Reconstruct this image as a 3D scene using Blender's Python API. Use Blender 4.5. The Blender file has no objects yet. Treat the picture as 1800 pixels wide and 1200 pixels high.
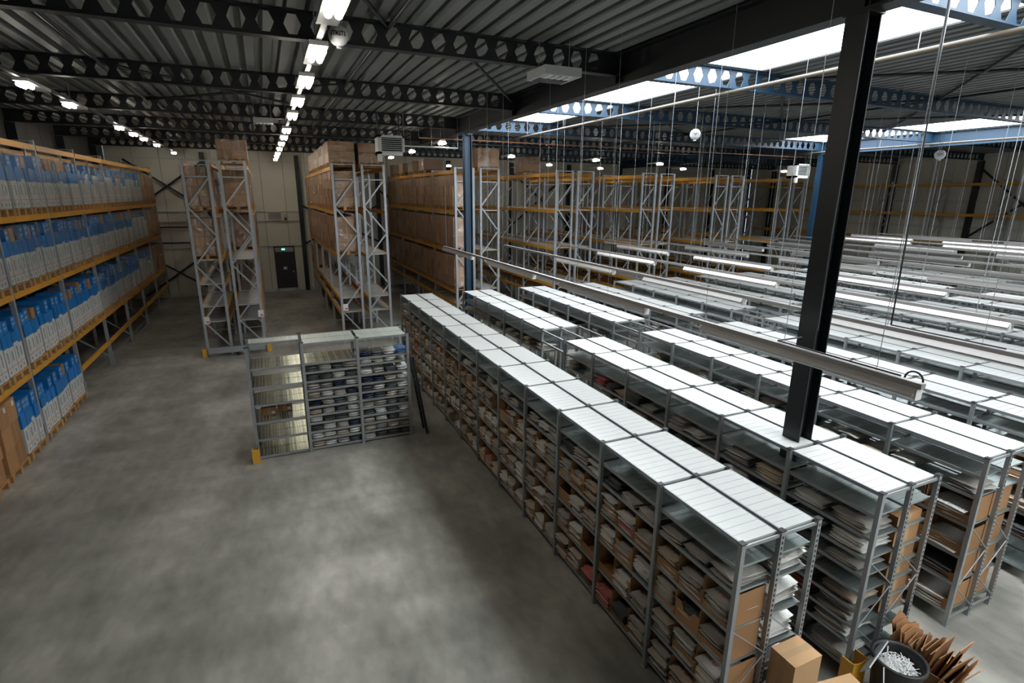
import bpy, math, random
from mathutils import Vector, Matrix

random.seed(11)
scene = bpy.context.scene
COL = scene.collection

# ------------------------------------------------------------------ camera
PITCH, YAW, ROLL, CAM_Z, FPX = .26487, .42308, .008405, 4.95, 945.67
fwd = Vector((math.sin(YAW)*math.cos(PITCH), math.cos(YAW)*math.cos(PITCH), -math.sin(PITCH)))
rgt = Vector((math.cos(YAW), -math.sin(YAW), 0)); upv = rgt.cross(fwd)
r2 = rgt*math.cos(ROLL)+upv*math.sin(ROLL); u2 = r2.cross(fwd)
cd = bpy.data.cameras.new('camera'); cd.sensor_width = 36; cd.lens = FPX/1800*36
cd.clip_start = .05; cd.clip_end = 200
cam = bpy.data.objects.new('camera', cd); COL.objects.link(cam)
M = Matrix((r2, u2, -fwd)).transposed().to_4x4(); M.translation = (0, 0, CAM_Z)
cam.matrix_world = M; scene.camera = cam

# ------------------------------------------------------------------ world, exposure
SKY_E = 11.0        # daylight coming through the skylight panels
TUBE_E = 46.0      # lit tubes of the ceiling fixtures
w = bpy.data.worlds.new('World'); scene.world = w; w.use_nodes = True
w.node_tree.nodes['Background'].inputs[0].default_value = (.55, .68, .85, 1)
w.node_tree.nodes['Background'].inputs[1].default_value = 1.0
vs = scene.view_settings
vs.view_transform = 'Standard'; vs.look = 'None'; vs.gamma = 1; vs.exposure = 0.0; vs.use_curve_mapping = False
cy = scene.cycles
cy.max_bounces = 5; cy.diffuse_bounces = 4; cy.glossy_bounces = 2; cy.transmission_bounces = 2; cy.transparent_max_bounces = 8
cy.caustics_reflective = False; cy.caustics_refractive = False

# ------------------------------------------------------------------ materials
MATS = {}
def mat(name, col, rough=.5, metal=0., noise=None, rnd=0., bump=None, emis=0., spec=.5, slat=None, alpha=None):
    if name in MATS: return MATS[name]
    m = bpy.data.materials.new(name); m.use_nodes = True; MATS[name] = m
    nt = m.node_tree; N = nt.nodes; L = nt.links
    b = N['Principled BSDF']
    b.inputs['Base Color'].default_value = (*col, 1)
    b.inputs['Roughness'].default_value = rough; b.inputs['Metallic'].default_value = metal
    b.inputs['Specular IOR Level'].default_value = spec
    if emis:
        b.inputs['Emission Color'].default_value = (*col, 1); b.inputs['Emission Strength'].default_value = emis
    geo = N.new('ShaderNodeNewGeometry')
    val = None
    def mul(v, f):
        n = N.new('ShaderNodeMath'); n.operation = 'MULTIPLY_ADD'
        L.new(v, n.inputs[0]); n.inputs[1].default_value = f; n.inputs[2].default_value = -f*.5
        return n.outputs[0]
    def add(a, c):
        if a is None: return c
        n = N.new('ShaderNodeMath'); L.new(a, n.inputs[0]); L.new(c, n.inputs[1]); return n.outputs[0]
    if noise:
        for sc, am in noise:
            t = N.new('ShaderNodeTexNoise'); t.inputs['Scale'].default_value = sc; t.inputs['Detail'].default_value = 4
            L.new(geo.outputs['Position'], t.inputs['Vector']); val = add(val, mul(t.outputs['Fac'], am))
    if rnd:
        oi = N.new('ShaderNodeObjectInfo'); val = add(val, mul(oi.outputs['Random'], rnd))
    if slat:                       # sheet-to-sheet tone of galvanised slats along one axis
        ax, pitch, am = slat
        sx = N.new('ShaderNodeSeparateXYZ'); L.new(geo.outputs['Position'], sx.inputs[0])
        dv = N.new('ShaderNodeMath'); dv.operation = 'DIVIDE'; L.new(sx.outputs[ax], dv.inputs[0]); dv.inputs[1].default_value = pitch
        fl = N.new('ShaderNodeMath'); fl.operation = 'FLOOR'; L.new(dv.outputs[0], fl.inputs[0])
        wn = N.new('ShaderNodeTexWhiteNoise'); wn.noise_dimensions = '1D'; L.new(fl.outputs[0], wn.inputs['W'])
        val = add(val, mul(wn.outputs['Value'], am))
    if val is not None:
        a1 = N.new('ShaderNodeMath'); a1.inputs[1].default_value = 1; L.new(val, a1.inputs[0])
        mx = N.new('ShaderNodeVectorMath'); mx.operation = 'SCALE'; mx.inputs[0].default_value = col
        L.new(a1.outputs[0], mx.inputs['Scale']); L.new(mx.outputs[0], b.inputs['Base Color'])
    if bump:
        t = N.new('ShaderNodeTexNoise'); t.inputs['Scale'].default_value = bump[0]; t.inputs['Detail'].default_value = 3
        L.new(geo.outputs['Position'], t.inputs['Vector'])
        bp = N.new('ShaderNodeBump'); bp.inputs['Strength'].default_value = bump[1]; bp.inputs['Distance'].default_value = bump[2]
        L.new(t.outputs['Fac'], bp.inputs['Height']); L.new(bp.outputs[0], b.inputs['Normal'])
    return m

galv = mat('galvanised_steel', (.36, .38, .39), .42, .55, noise=[(3, .2)])
deckw = mat('shelf_sheet', (.58, .59, .575), .38, .05, noise=[(.9, .05), (14, .04)])
deckg = mat('galvanised_sheet', (.40, .46, .45), .30, .75, noise=[(1, .12)], slat=(1, .098, .35))
deckf = mat('galvanised_slats', (.44, .46, .35), .24, .7, slat=(0, .0235, 1.25))
deckt = mat('pale_green_sheet', (.52, .56, .51), .35, .2, slat=(0, .046, .12))
rackgal = mat('rack_upright_steel', (.41, .43, .46), .40, .45, noise=[(2, .2)])
rackdeck = mat('rack_deck_sheet', (.50, .50, .48), .45, .2, slat=(1, .12, .2))
orange = mat('rack_beam_orange', (.62, .30, .035), .45, 0, noise=[(2, .3)])
steel = mat('blue_structural_steel', (.0095, .038, .076), .5, .0, noise=[(1.5, .2)])
black = mat('shaded_structural_steel', (.0065, .0085, .011), .45, .0, noise=[(1.5, .2)])  # same paint as the blue steel, with its shade put into the colour
dark = mat('dark_structural_steel', (.012, .014, .017), .42, .0, noise=[(2, .3)])
blk = mat('black_rubber', (.012, .012, .013), .5)
wirem = mat('wire_steel', (.30, .31, .33), .4, .4)
kraft = mat('kraft_cardboard', (.36, .19, .085), .75, 0, noise=[(6, .15)], rnd=.35)
kraftl = mat('kraft_cardboard_light', (.50, .30, .15), .72, 0, noise=[(6, .12)], rnd=.25)
kraftr = mat('brown_carton', (.36, .18, .078), .6, 0, noise=[(3, .2)], rnd=.45)
kraftp = mat('pale_brown_carton', (.50, .30, .18), .6, 0, noise=[(3, .15)], rnd=.25)
tape = mat('packing_tape', (.46, .30, .16), .25, 0)
wood = mat('pallet_wood', (.40, .22, .085), .8, 0, noise=[(8, .4)], rnd=.3)
white = mat('carton_white', (.56, .57, .56), .5, 0, noise=[(2, .1)], rnd=.12)
blue = mat('carton_blue', (.012, .17, .48), .4, 0, noise=[(2, .15)], rnd=.25)
red = mat('red_print', (.65, .03, .03), .5)
ink = mat('black_print', (.02, .02, .022), .5)
paper = mat('white_paper', (.72, .72, .70), .6)
bagA = mat('bag_grey', (.41, .385, .35), .28, 0, noise=[(9, .35)], rnd=.3, bump=(40, .5, .01))
bagB = mat('bag_white', (.68, .67, .64), .25, 0, noise=[(9, .25)], rnd=.2, bump=(40, .5, .01))
bagC = mat('bag_beige', (.52, .43, .34), .28, 0, noise=[(9, .3)], rnd=.25, bump=(40, .5, .01))
bagD = mat('bag_charcoal', (.09, .095, .10), .25, 0, noise=[(9, .4)], rnd=.4, bump=(40, .5, .01))
bagE = mat('bag_navy', (.022, .03, .07), .22, 0, noise=[(9, .4)], rnd=.3, bump=(40, .5, .01))
bagF = mat('bag_rose', (.52, .16, .15), .28, 0, noise=[(9, .3)], rnd=.2, bump=(40, .5, .01))
bagG = mat('bag_blue', (.05, .13, .30), .22, 0, noise=[(9, .4)], rnd=.2, bump=(40, .5, .01))
BAGM = [bagA, bagB, bagC, bagD, bagE, bagF, bagG]
yellow = mat('guard_yellow', (.72, .38, .04), .5, 0, noise=[(5, .2)])
wallm = mat('wall_panel_sheet', (.68, .66, .585), .55, 0, noise=[(.8, .06)])
walld = mat('wall_panel_shaded_sheet', (.07, .07, .068), .55, 0, noise=[(.8, .06)])  # shade over the left wall put into a darker copy of the panel colour
wallr = mat('wall_rail_pale', (.58, .58, .55), .5)
roofm = mat('roof_deck_sheet', (.17, .18, .175), .5, .1, noise=[(.7, .12)])
pipem = mat('beige_pipe', (.065, .050, .033), .45)
copper = mat('copper_pipe', (.42, .20, .10), .4, .4)
alu = mat('luminaire_enamel', (.44, .42, .41), .42, .8)
cream = mat('luminaire_white', (.70, .70, .68), .35)
unit = mat('unit_grey', (.40, .42, .43), .45)
unitd = mat('unit_dark', (.03, .03, .035), .5)
ballm = mat('ball_white', (.62, .62, .64), .4)
tube = mat('lit_tube', (1, .94, .82), .4, emis=TUBE_E)
tubes = mat('lit_small_lamp', (1, .90, .62), .4, emis=5.0)
skym = mat('skylight_panel', (.91, .965, 1.0), .4, emis=SKY_E)
exitm = mat('exit_lit', (.25, .9, .72), .4, emis=1.5)
doorm = mat('door_anthracite', (.028, .030, .031), .45)

fl = mat('polished_concrete', (.31, .298, .262), .38, 0, spec=.45)
nt = fl.node_tree; b = nt.nodes['Principled BSDF']
gp = nt.nodes.new('ShaderNodeNewGeometry'); acc = None
for sc_, st, lo_, hi_ in ((.45, (1, 1, 1), .76, 1.20), (1.3, (1, .45, 1), .74, 1.20), (6, (1, .5, 1), .88, 1.10), (.8, (.4, 1.8, 1), .84, 1.12)):
    mp = nt.nodes.new('ShaderNodeMapping'); mp.inputs['Scale'].default_value = st; mp.inputs['Rotation'].default_value = (0, 0, .5); nt.links.new(gp.outputs['Position'], mp.inputs[0])
    tn = nt.nodes.new('ShaderNodeTexNoise'); tn.inputs['Scale'].default_value = sc_; tn.inputs['Detail'].default_value = 5; tn.inputs['Roughness'].default_value = .5
    nt.links.new(mp.outputs[0], tn.inputs['Vector'])
    mr = nt.nodes.new('ShaderNodeMapRange'); mr.clamp = False
    for i_, v_ in ((1, .36), (2, .64), (3, lo_), (4, hi_)): mr.inputs[i_].default_value = v_
    nt.links.new(tn.outputs['Fac'], mr.inputs[0])
    if acc is None: acc = mr.outputs[0]
    else:
        m_ = nt.nodes.new('ShaderNodeMath'); m_.operation = 'MULTIPLY'; nt.links.new(acc, m_.inputs[0]); nt.links.new(mr.outputs[0], m_.inputs[1]); acc = m_.outputs[0]
vm = nt.nodes.new('ShaderNodeVectorMath'); vm.operation = 'SCALE'; vm.inputs[0].default_value = (.31, .298, .262)
nt.links.new(acc, vm.inputs['Scale']); nt.links.new(vm.outputs[0], b.inputs['Base Color'])

film = bpy.data.materials.new('stretch_film'); film.use_nodes = True
nt = film.node_tree; nt.nodes.clear()
o_ = nt.nodes.new('ShaderNodeOutputMaterial'); mx = nt.nodes.new('ShaderNodeMixShader')
tr = nt.nodes.new('ShaderNodeBsdfTransparent'); tr.inputs[0].default_value = (.93, .94, .94, 1)
gl = nt.nodes.new('ShaderNodeBsdfGlossy'); gl.inputs['Roughness'].default_value = .22; gl.inputs[0].default_value = (.85, .87, .88, 1)
df = nt.nodes.new('ShaderNodeBsdfDiffuse'); df.inputs[0].default_value = (.55, .56, .54, 1)
m2 = nt.nodes.new('ShaderNodeMixShader'); m2.inputs[0].default_value = .10
g_ = nt.nodes.new('ShaderNodeNewGeometry'); t1 = nt.nodes.new('ShaderNodeTexNoise'); t1.inputs['Scale'].default_value = 5; t1.inputs['Detail'].default_value = 6
nt.links.new(g_.outputs['Position'], t1.inputs['Vector'])
bp = nt.nodes.new('ShaderNodeBump'); bp.inputs['Strength'].default_value = 1; bp.inputs['Distance'].default_value = .12
nt.links.new(t1.outputs['Fac'], bp.inputs['Height']); nt.links.new(bp.outputs[0], gl.inputs['Normal'])
mr = nt.nodes.new('ShaderNodeMapRange'); mr.inputs[1].default_value = .35; mr.inputs[2].default_value = .7; mr.inputs[3].default_value = .03; mr.inputs[4].default_value = .30
nt.links.new(t1.outputs['Fac'], mr.inputs[0]); nt.links.new(mr.outputs[0], mx.inputs[0])
nt.links.new(gl.outputs[0], m2.inputs[1]); nt.links.new(df.outputs[0], m2.inputs[2])
nt.links.new(tr.outputs[0], mx.inputs[1]); nt.links.new(m2.outputs[0], mx.inputs[2]); nt.links.new(mx.outputs[0], o_.inputs[0])
MATS['stretch_film'] = film

# ------------------------------------------------------------------ mesh helpers
ORD = ['first', 'second', 'third', 'fourth', 'fifth', 'sixth', 'seventh', 'eighth', 'ninth', 'tenth', 'eleventh', 'twelfth', 'thirteenth', 'fourteenth']

class MB:
    def __init__(s): s.v = []; s.f = []; s.m = []; s.mats = []; s.sm = []
    def mi(s, m):
        if m not in s.mats: s.mats.append(m)
        return s.mats.index(m)
    def face(s, pts, m, smooth=False):
        n = len(s.v); s.v += [tuple(p) for p in pts]; s.f.append(tuple(range(n, n+len(pts)))); s.m.append(s.mi(m)); s.sm.append(smooth)
    def add(s, vs, fs, m, smooth=False):
        n = len(s.v); s.v += [tuple(p) for p in vs]; k = s.mi(m)
        for f in fs: s.f.append(tuple(i+n for i in f)); s.m.append(k); s.sm.append(smooth)
    def box(s, c, d, m, rot=None):
        x, y, z = d[0]/2, d[1]/2, d[2]/2
        vs = [Vector((a, b_, e)) for a in (-x, x) for b_ in (-y, y) for e in (-z, z)]
        if rot is not None: vs = [rot @ q for q in vs]
        vs = [(q.x+c[0], q.y+c[1], q.z+c[2]) for q in vs]
        s.add(vs, [(0, 1, 3, 2), (4, 6, 7, 5), (0, 4, 5, 1), (2, 3, 7, 6), (0, 2, 6, 4), (1, 5, 7, 3)], m)
    def bx(s, lo, hi, m):
        s.box([(lo[i]+hi[i])/2 for i in range(3)], [hi[i]-lo[i] for i in range(3)], m)
    def bar(s, p, q, wd, ht, m):
        p = Vector(p); q = Vector(q); d = q-p; L = d.length
        rot = d.to_track_quat('Y', 'Z').to_matrix()
        s.box((p+q)/2, (wd, L, ht), m, rot)
    def cyl(s, p, q, r, m, n=10, r1=None, caps=True):
        p = Vector(p); q = Vector(q); r1 = r if r1 is None else r1
        rot = (q-p).to_track_quat('Z', 'Y').to_matrix()
        vs = []
        for k in range(n):
            a = 2*math.pi*k/n; e = Vector((math.cos(a), math.sin(a), 0))
            vs += [p+rot @ (e*r), q+rot @ (e*r1)]
        s.add(vs, [(2*k, (2*k+2) % (2*n), (2*k+3) % (2*n), 2*k+1) for k in range(n)], m, True)
        if caps:
            s.face([vs[2*k] for k in range(n)][::-1], m); s.face([vs[2*k+1] for k in range(n)], m)
    def prism(s, poly, y0, y1, m, axis=1):
        # closed polygon (a, b) extruded along axis 1 (y); polygon given in x,z
        n = len(poly)
        vs = [(a, y0, b_) for a, b_ in poly]+[(a, y1, b_) for a, b_ in poly]
        if axis == 0: vs = [(p[1], p[0], p[2]) for p in vs]
        if axis == 2: vs = [(p[0], p[2], p[1]) for p in vs]
        s.add(vs, [(k, (k+1) % n, (k+1) % n+n, k+n) for k in range(n)]+[tuple(range(n))[::-1], tuple(range(n, 2*n))], m)
    def mesh(s, name):
        me = bpy.data.meshes.new(name); me.from_pydata(s.v, [], s.f)
        for m in s.mats: me.materials.append(m)
        me.polygons.foreach_set('material_index', s.m); me.polygons.foreach_set('use_smooth', s.sm)
        me.update(); return me
    def obj(s, name, parent=None, loc=None):
        return put(name, s.mesh(name), parent, loc or (0, 0, 0))

def put(name, me, parent=None, loc=(0, 0, 0), rot=None, scale=None):
    o = bpy.data.objects.new(name, me); COL.objects.link(o)
    if parent is not None:
        o.parent = parent; o.location = Vector(loc)-base(parent)
    else: o.location = loc
    if rot: o.rotation_euler = rot
    if scale: o.scale = scale
    return o
def base(p):
    v = Vector((0, 0, 0))
    while p is not None: v = v+p.location; p = p.parent
    return v
def tag(o, label=None, cat=None, group=None, kind=None):
    if label: o['label'] = label
    if cat: o['category'] = cat
    if group: o['group'] = group
    if kind: o['kind'] = kind
    return o
def thing(name, label, cat, loc=(0, 0, 0), group=None):
    o = bpy.data.objects.new(name, None); COL.objects.link(o); o.location = loc; o.empty_display_size = .1
    return tag(o, label, cat, group)
UNIT = {}
def box(name, parent, lo, hi, m):
    """a plain rectangular member: shared unit mesh, own scale"""
    if m.name not in UNIT:
        q = MB(); q.box((0, 0, 0), (1, 1, 1), m); UNIT[m.name] = q.mesh('member_'+m.name)
    return put(name, UNIT[m.name], parent, [(lo[i]+hi[i])/2 for i in range(3)], None, [hi[i]-lo[i] for i in range(3)])
RODS = {}
def rod(name, parent, p, q, r, m, n=6):
    k = (m.name, n)
    if k not in RODS:
        t = MB(); t.cyl((0, 0, -.5), (0, 0, .5), 1, m, n); RODS[k] = t.mesh('rod_'+m.name)
    p = Vector(p); q = Vector(q); d = q-p
    o = put(name, RODS[k], parent, (p+q)/2, d.to_track_quat('Z', 'Y').to_euler(), (r, r, d.length)); return o
def flat(name, parent, p, q, wd, th, m):
    """flat bar in an x-z plane between two points"""
    o = box(name, parent, (0, 0, 0), (1, 1, 1), m); p = Vector(p); q = Vector(q); d = q-p
    o.location = (p+q)/2-base(parent); o.scale = (d.length, th, wd); o.rotation_euler = (0, -math.atan2(d.z, d.x), 0); return o
def struct(o): o['kind'] = 'structure'; return o

# ------------------------------------------------------------------ the hall
XL, XR, YB, YF = -6.3, 33.0, 30.6, -9.0
BZ0, BZ1, DZ = 6.82, 7.15, 7.15       # roof beams, deck underside
BEAMS = [3.91+4.096*k for k in range(-3, 7)]
G1X, G2X = (5.39, 5.63), (21.2, 21.46)

q = MB(); q.bx((XL-.3, YF-.3, -.2), (XR+.3, YB+.3, 0), fl); floor = struct(q.obj('floor'))

def wall(name, axis, at, a0, a1, step, into, wallm=wallm):
    """sandwich-panel wall: a backing plus one panel per metre"""
    q = MB()
    lo, hi = (a0, at+into*.05, 0), (a1, at+into*.25, 7.6)
    if into < 0: lo, hi = (a0, at+into*.25, 0), (a1, at+into*.05, 7.6)
    if axis == 'x': q.bx(lo, hi, dark)
    else: q.bx((lo[1], lo[0], 0), (hi[1], hi[0], 7.6), dark)
    w_ = struct(q.obj(name))
    n = int((a1-a0)/step)
    for k in range(n):
        u0, u1 = a0+k*step+.008, a0+(k+1)*step-.008
        y0, y1 = sorted((at, at+into*.05))
        if axis == 'x': box('wall_panel', w_, (u0, y0, .0), (u1, y1, 7.5), wallm)
        else: box('wall_panel', w_, (y0, u0, .0), (y1, u1, 7.5), wallm)
    return w_
wb = wall('wall_back', 'x', YB, XL, XR, 1.05, 1)
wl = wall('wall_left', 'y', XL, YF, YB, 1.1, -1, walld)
wr = wall('wall_right', 'y', XR, YF, YB, 1.1, 1)
wf = wall('wall_front', 'x', YF, XL, XR, 2.1, -1)

# wall rails, posts, cross bracing
for z, m in ((2.33, wallr), (3.58, wallr), (4.06, wallr), (6.45, wallr)):
    box('wall_rail', wb, (XL, YB-.06, z), (XR, YB-.002, z+.05), m)
box('wall_rail', wb, (XL, YB-.05, .0), (XR, YB-.002, .14), wallr)
for x in (-2.45, 1.72, 5.7, 9.7, 13.6, 17.5, 21.3, 25.2, 29.1):
    box('wall_post', wb, (x-.1, YB-.24, 0), (x+.1, YB-.03, 6.8), dark)
for a, b_ in (((-5.6, 2.3), (-2.45, .1)), ((-5.6, .1), (-2.45, 2.3)), ((-5.6, 4.1), (-2.45, 6.4)), ((-5.6, 6.4), (-2.45, 4.1)),
              ((5.7, 2.4), (9.7, 5.2)), ((5.7, 5.2), (9.7, 2.4)), ((1.72, 2.4), (5.7, 4.4)), ((1.72, 4.4), (5.7, 2.4)), ((13.6, 3.2), (17.5, 6.3)), ((13.6, 6.3), (17.5, 3.2))):
    rod('wall_brace', wb, (a[0], YB-.14, a[1]), (b_[0], YB-.14, b_[1]), .045, dark)
for z in (3.36, 2.62): rod('wall_brace', wb, (-6, YB-.1, z), (-2.45, YB-.1, z), .035, dark)
for y in BEAMS:
    if y > 2: box('wall_post', wr, (XR-.26, y-.11, 0), (XR-.02, y+.11, 6.8), dark)
for z in (3.45, 4.75): box('wall_rail', wr, (XR-.06, YF, z), (XR-.002, YB, z+.14), wallr)
rod('wall_brace', wr, (XR-.14, 12.1, 6.5), (XR-.14, 16.2, 3.0), .05, dark); rod('wall_brace', wr, (XR-.14, 16.2, 6.5), (XR-.14, 12.1, 3.0), .05, dark)
rod('wall_brace', wr, (XR-.14, 8.0, 6.5), (XR-.14, 12.1, 3.0), .05, dark); rod('wall_brace', wr, (XR-.14, 12.1, 3.0), (XR-.14, 16.2, 3.0), .04, dark)
for y in BEAMS:
    if y > 2: box('wall_post', wl, (XL+.02, y-.1, 0), (XL+.24, y+.1, 6.8), dark)

# roof deck: trapezoidal sheets with ribs running along the hall, skylight openings left out
SKYL = [(5.72, 8.45), (18.75, 21.15)]
SKYY = [(a+.12, a+4.096-.12) for a in BEAMS if a < 12.6]
q = MB()
RP = .26
def ribs(x0, x1, y0, y1):
    n = max(1, round((x1-x0)/RP)); p = (x1-x0)/n
    pts = []
    for k in range(n):
        a = x0+k*p
        pts += [(a, DZ), (a+p*.50, DZ), (a+p*.60, DZ+.09), (a+p*.90, DZ+.09)]
    pts.append((x1, DZ))
    nn = len(pts)
    q.add([(a, y0, z) for a, z in pts]+[(a, y1, z) for a, z in pts], [(k, k+1, k+1+nn, k+nn) for k in range(nn-1)], roofm)
ribs(XL, SKYL[0][0], YF, YB); ribs(SKYL[0][1], SKYL[1][0], YF, YB); ribs(SKYL[1][1], XR, YF, YB)
ytop = SKYY[-1][1]
for a, b_ in SKYL:
    ribs(a, b_, ytop, YB)
q.bx((XL-.3, ytop+.1, 7.3), (XR+.3, YB+.3, 7.45), dark)
for a, b_ in ((XL-.3, SKYL[0][0]-.05), (SKYL[0][1]+.05, SKYL[1][0]-.05), (SKYL[1][1]+.05, XR+.3)): q.bx((a, YF-.3, 7.3), (b_, ytop+.1, 7.45), dark)
ceil = struct(q.obj('ceiling'))
n = 0
for si, (a, b_) in enumerate(SKYL):
    for y0, y1 in SKYY:
        n += 1
        q = MB()
        for lo, hi in (((a-.04, y0-.06, 7.152), (a, y1+.06, 7.34)), ((b_, y0-.06, 7.145), (b_+.05, y1+.06, 7.34)), ((a, y0-.2, 7.152), (b_, y0, 7.34)), ((a, y1, 7.152), (b_, y1+.2, 7.34))): q.bx(lo, hi, dark)
        wd = struct(q.obj('window_%d' % n))
        nb_ = 2
        for k in range(nb_):
            c0, c1 = a+(b_-a)*k/nb_, a+(b_-a)*(k+1)/nb_
            box('pane', wd, (c0+.004, y0, 7.17), (c1-.004, y1, 7.19), skym)

# castellated roof beams
def castellated(x0, x1, y, m=None, name='roof_beam'):
    steel_ = m or steel
    q = MB(); P = .316; hw, hh, t = .105, .115, .005
    zm = (BZ0+BZ1)/2+.01; n = int((x1-x0-.7)/P); s0 = (x0+x1)/2-n*P/2
    zt, zb = BZ1-.012, BZ0+.012
    q.bx((x0, y-t, zb), (s0, y+t, zt), steel_); q.bx((s0+n*P, y-t, zb), (x1, y+t, zt), steel_)
    for k in range(n):
        c = s0+(k+.5)*P; a, b_ = c-P/2, c+P/2
        hx = [(c-hw, zm), (c-hw*.48, zm+hh), (c+hw*.48, zm+hh), (c+hw, zm), (c+hw*.48, zm-hh), (c-hw*.48, zm-hh)]
        ot = [(a, zm), (a, zt), (b_, zt), (b_, zm), (b_, zb), (a, zb)]
        for s in (-t, t):
            q.add([(p[0], y+s, p[1]) for p in hx]+[(p[0], y+s, p[1]) for p in ot], [(i, (i+1) % 6, (i+1) % 6+6, i+6) for i in range(6)], steel_)
        q.add([(p[0], y-t, p[1]) for p in hx]+[(p[0], y+t, p[1]) for p in hx], [(i, (i+1) % 6, (i+1) % 6+6, i+6) for i in range(6)], steel_)
    q.bx((x0, y-.08, BZ0), (x1, y+.08, zb), steel_); q.bx((x0, y-.08, zt), (x1, y+.08, BZ1), steel_)
    return q.obj(name, ceil)
for y in BEAMS:
    if y < 3: continue
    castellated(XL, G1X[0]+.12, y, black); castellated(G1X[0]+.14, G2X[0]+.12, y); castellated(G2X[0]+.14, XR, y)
# main girders along the hall
def girder(x0, x1, y0, y1, m=None):
    steel_ = m or steel; q = MB(); xm = (x0+x1)/2
    q.bx((x0, y0, 6.68), (x1, y1, 6.705), steel_); q.bx((x0, y0, 7.12), (x1, y1, 7.15), steel_); q.bx((xm-.01, y0, 6.705), (xm+.01, y1, 7.12), steel_)
    for y in BEAMS:
        if y0 < y < y1: q.bx((x0+.01, y-.008, 6.705), (x1-.01, y+.008, 7.12), steel_)
    return q.obj('roof_girder', ceil)
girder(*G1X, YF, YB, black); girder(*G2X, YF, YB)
def roof_rod(p, q_, r=.03): rod('roof_brace', ceil, p, q_, r, dark)
for p, q_ in (((.9, 6.2, 7.08), (1.75, 8.0, 7.1)), ((2.9, 8.1, 6.9), (5.35, 12.0, 7.0)), ((9.1, 8.0, 7.08), (14, 12.1, 7.08)), ((14, 8.0, 7.08), (9.1, 12.1, 7.08)),
              ((9.1, 8.0, 7.08), (14, 3.9, 7.08)), ((14, 8.0, 7.08), (9.1, 3.9, 7.08)), ((9.1, 12.1, 7.08), (14, 16.2, 7.08)), ((14, 12.1, 7.08), (9.1, 16.2, 7.08)), ((14, 8, 7.08), (18.7, 12.1, 7.08)), ((18.7, 8, 7.08), (14, 12.1, 7.08)), ((14, 12.1, 7.08), (18.7, 16.2, 7.08)),
              ((-2.2, 8.0, 7.08), (-4.6, 12.1, 7.08)), ((1.75, 4, 7.08), (1.75, 30, 7.08)), ((14, 4, 7.08), (14, 30, 7.08)), ((-2.3, 4, 7.08), (-2.3, 30, 7.08)), ((-2.3, 12.1, 7.08), (1.75, 16.2, 7.08)), ((1.75, 12.1, 7.08), (-2.3, 16.2, 7.08))):
    roof_rod(p, q_)

# columns
def column(name, x0, y0, m, wdt=.22, flange_x=True, top=6.68):
    q = MB(); x1, y1 = x0+wdt, y0+wdt; t = .014
    if flange_x:
        q.bx((x0, y0, 0), (x0+t, y1, top), m); q.bx((x1-t, y0, 0), (x1, y1, top), m); q.bx((x0+t, (y0+y1)/2-.006, 0), (x1-t, (y0+y1)/2+.006, top), m)
    q.bx((x0-.06, y0-.06, 0), (x1+.06, y1+.06, .02), m); q.bx((x0-.02, y0-.02, top-.02), (x1+.02, y1+.02, top), m)
    o = struct(q.obj(name)); return o
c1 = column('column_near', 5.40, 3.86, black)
column('column_far', 5.55, 15.8, steel); column('column_blue', 21.2, 16.1, steel)
# cable clipped to the near column
cu = MB()
pts = [(5.395, 3.845, 7.0), (5.39, 3.845, 5.5), (5.37, 3.84, 4.6), (5.39, 3.845, 4.0), (5.36, 3.82, 3.56)]
for a, b_ in zip(pts, pts[1:]): cu.cyl(a, b_, .009, unitd, 6)
tag(cu.obj('power_cable'), 'grey flexible cable clipped down the dark column above the shelving', 'cable')

# door, exit sign, louvre on the back wall
DY = YB
q = MB()
for lo, hi in (((.255, DY-.05, 0), (.305, DY-.001, 2.3)), ((1.195, DY-.05, 0), (1.245, DY-.001, 2.3)), ((.255, DY-.05, 2.27), (1.245, DY-.001, 2.32))): q.bx(lo, hi, dark)
q.bx((.305, DY-.03, 0), (1.195, DY-.001, 2.02), doorm); q.bx((.305, DY-.03, 2.04), (1.195, DY-.001, 2.27), unit)
d1 = struct(q.obj('door_1'))
box('door_notice', d1, (.63, DY-.04, 1.12), (.80, DY-.031, 1.26), paper)
box('door_handle', d1, (1.05, DY-.075, .98), (1.16, DY-.05, 1.0), galv); box('door_handle', d1, (1.10, DY-.05, .95), (1.13, DY-.031, 1.05), galv)
e = thing('exit_sign', 'small green lit exit sign above the dark door', 'sign', (.72, DY-.06, 2.12))
box('housing', e, (.60, DY-.08, 2.10), (.86, DY-.051, 2.23), unit); box('lit_panel', e, (.62, DY-.086, 2.12), (.70, DY-.081, 2.21), exitm); box('lit_panel', e, (.715, DY-.086, 2.12), (.78, DY-.081, 2.21), exitm)
v = thing('wall_louvre', 'white slatted louvre vent high on the wall above the dark door', 'vent', (.55, DY-.05, 3.6))
for lo, hi in (((.12, DY-.14, 3.63), (.16, DY-.061, 4.07)), ((.76, DY-.14, 3.63), (.80, DY-.061, 4.07)), ((.12, DY-.14, 4.03), (.80, DY-.061, 4.07)), ((.12, DY-.14, 3.63), (.80, DY-.061, 3.67))): box('frame', v, lo, hi, cream)
for k in range(5): box('slat', v, (.16, DY-.13, 3.69+k*.07), (.76, DY-.08, 3.725+k*.07), cream)
box('back_plate', v, (.16, DY-.07, 3.67), (.76, DY-.062, 4.03), unitd)
e = thing('wall_siren', 'small dark wall sounder beside the louvre vent', 'siren', (.95, DY-.06, 3.7))
box('body', e, (.90, DY-.15, 3.65), (1.02, DY-.061, 3.77), unitd); rod('pole', e, (.96, DY-.09, 3.77), (.96, DY-.09, 3.92), .012, unitd)

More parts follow.
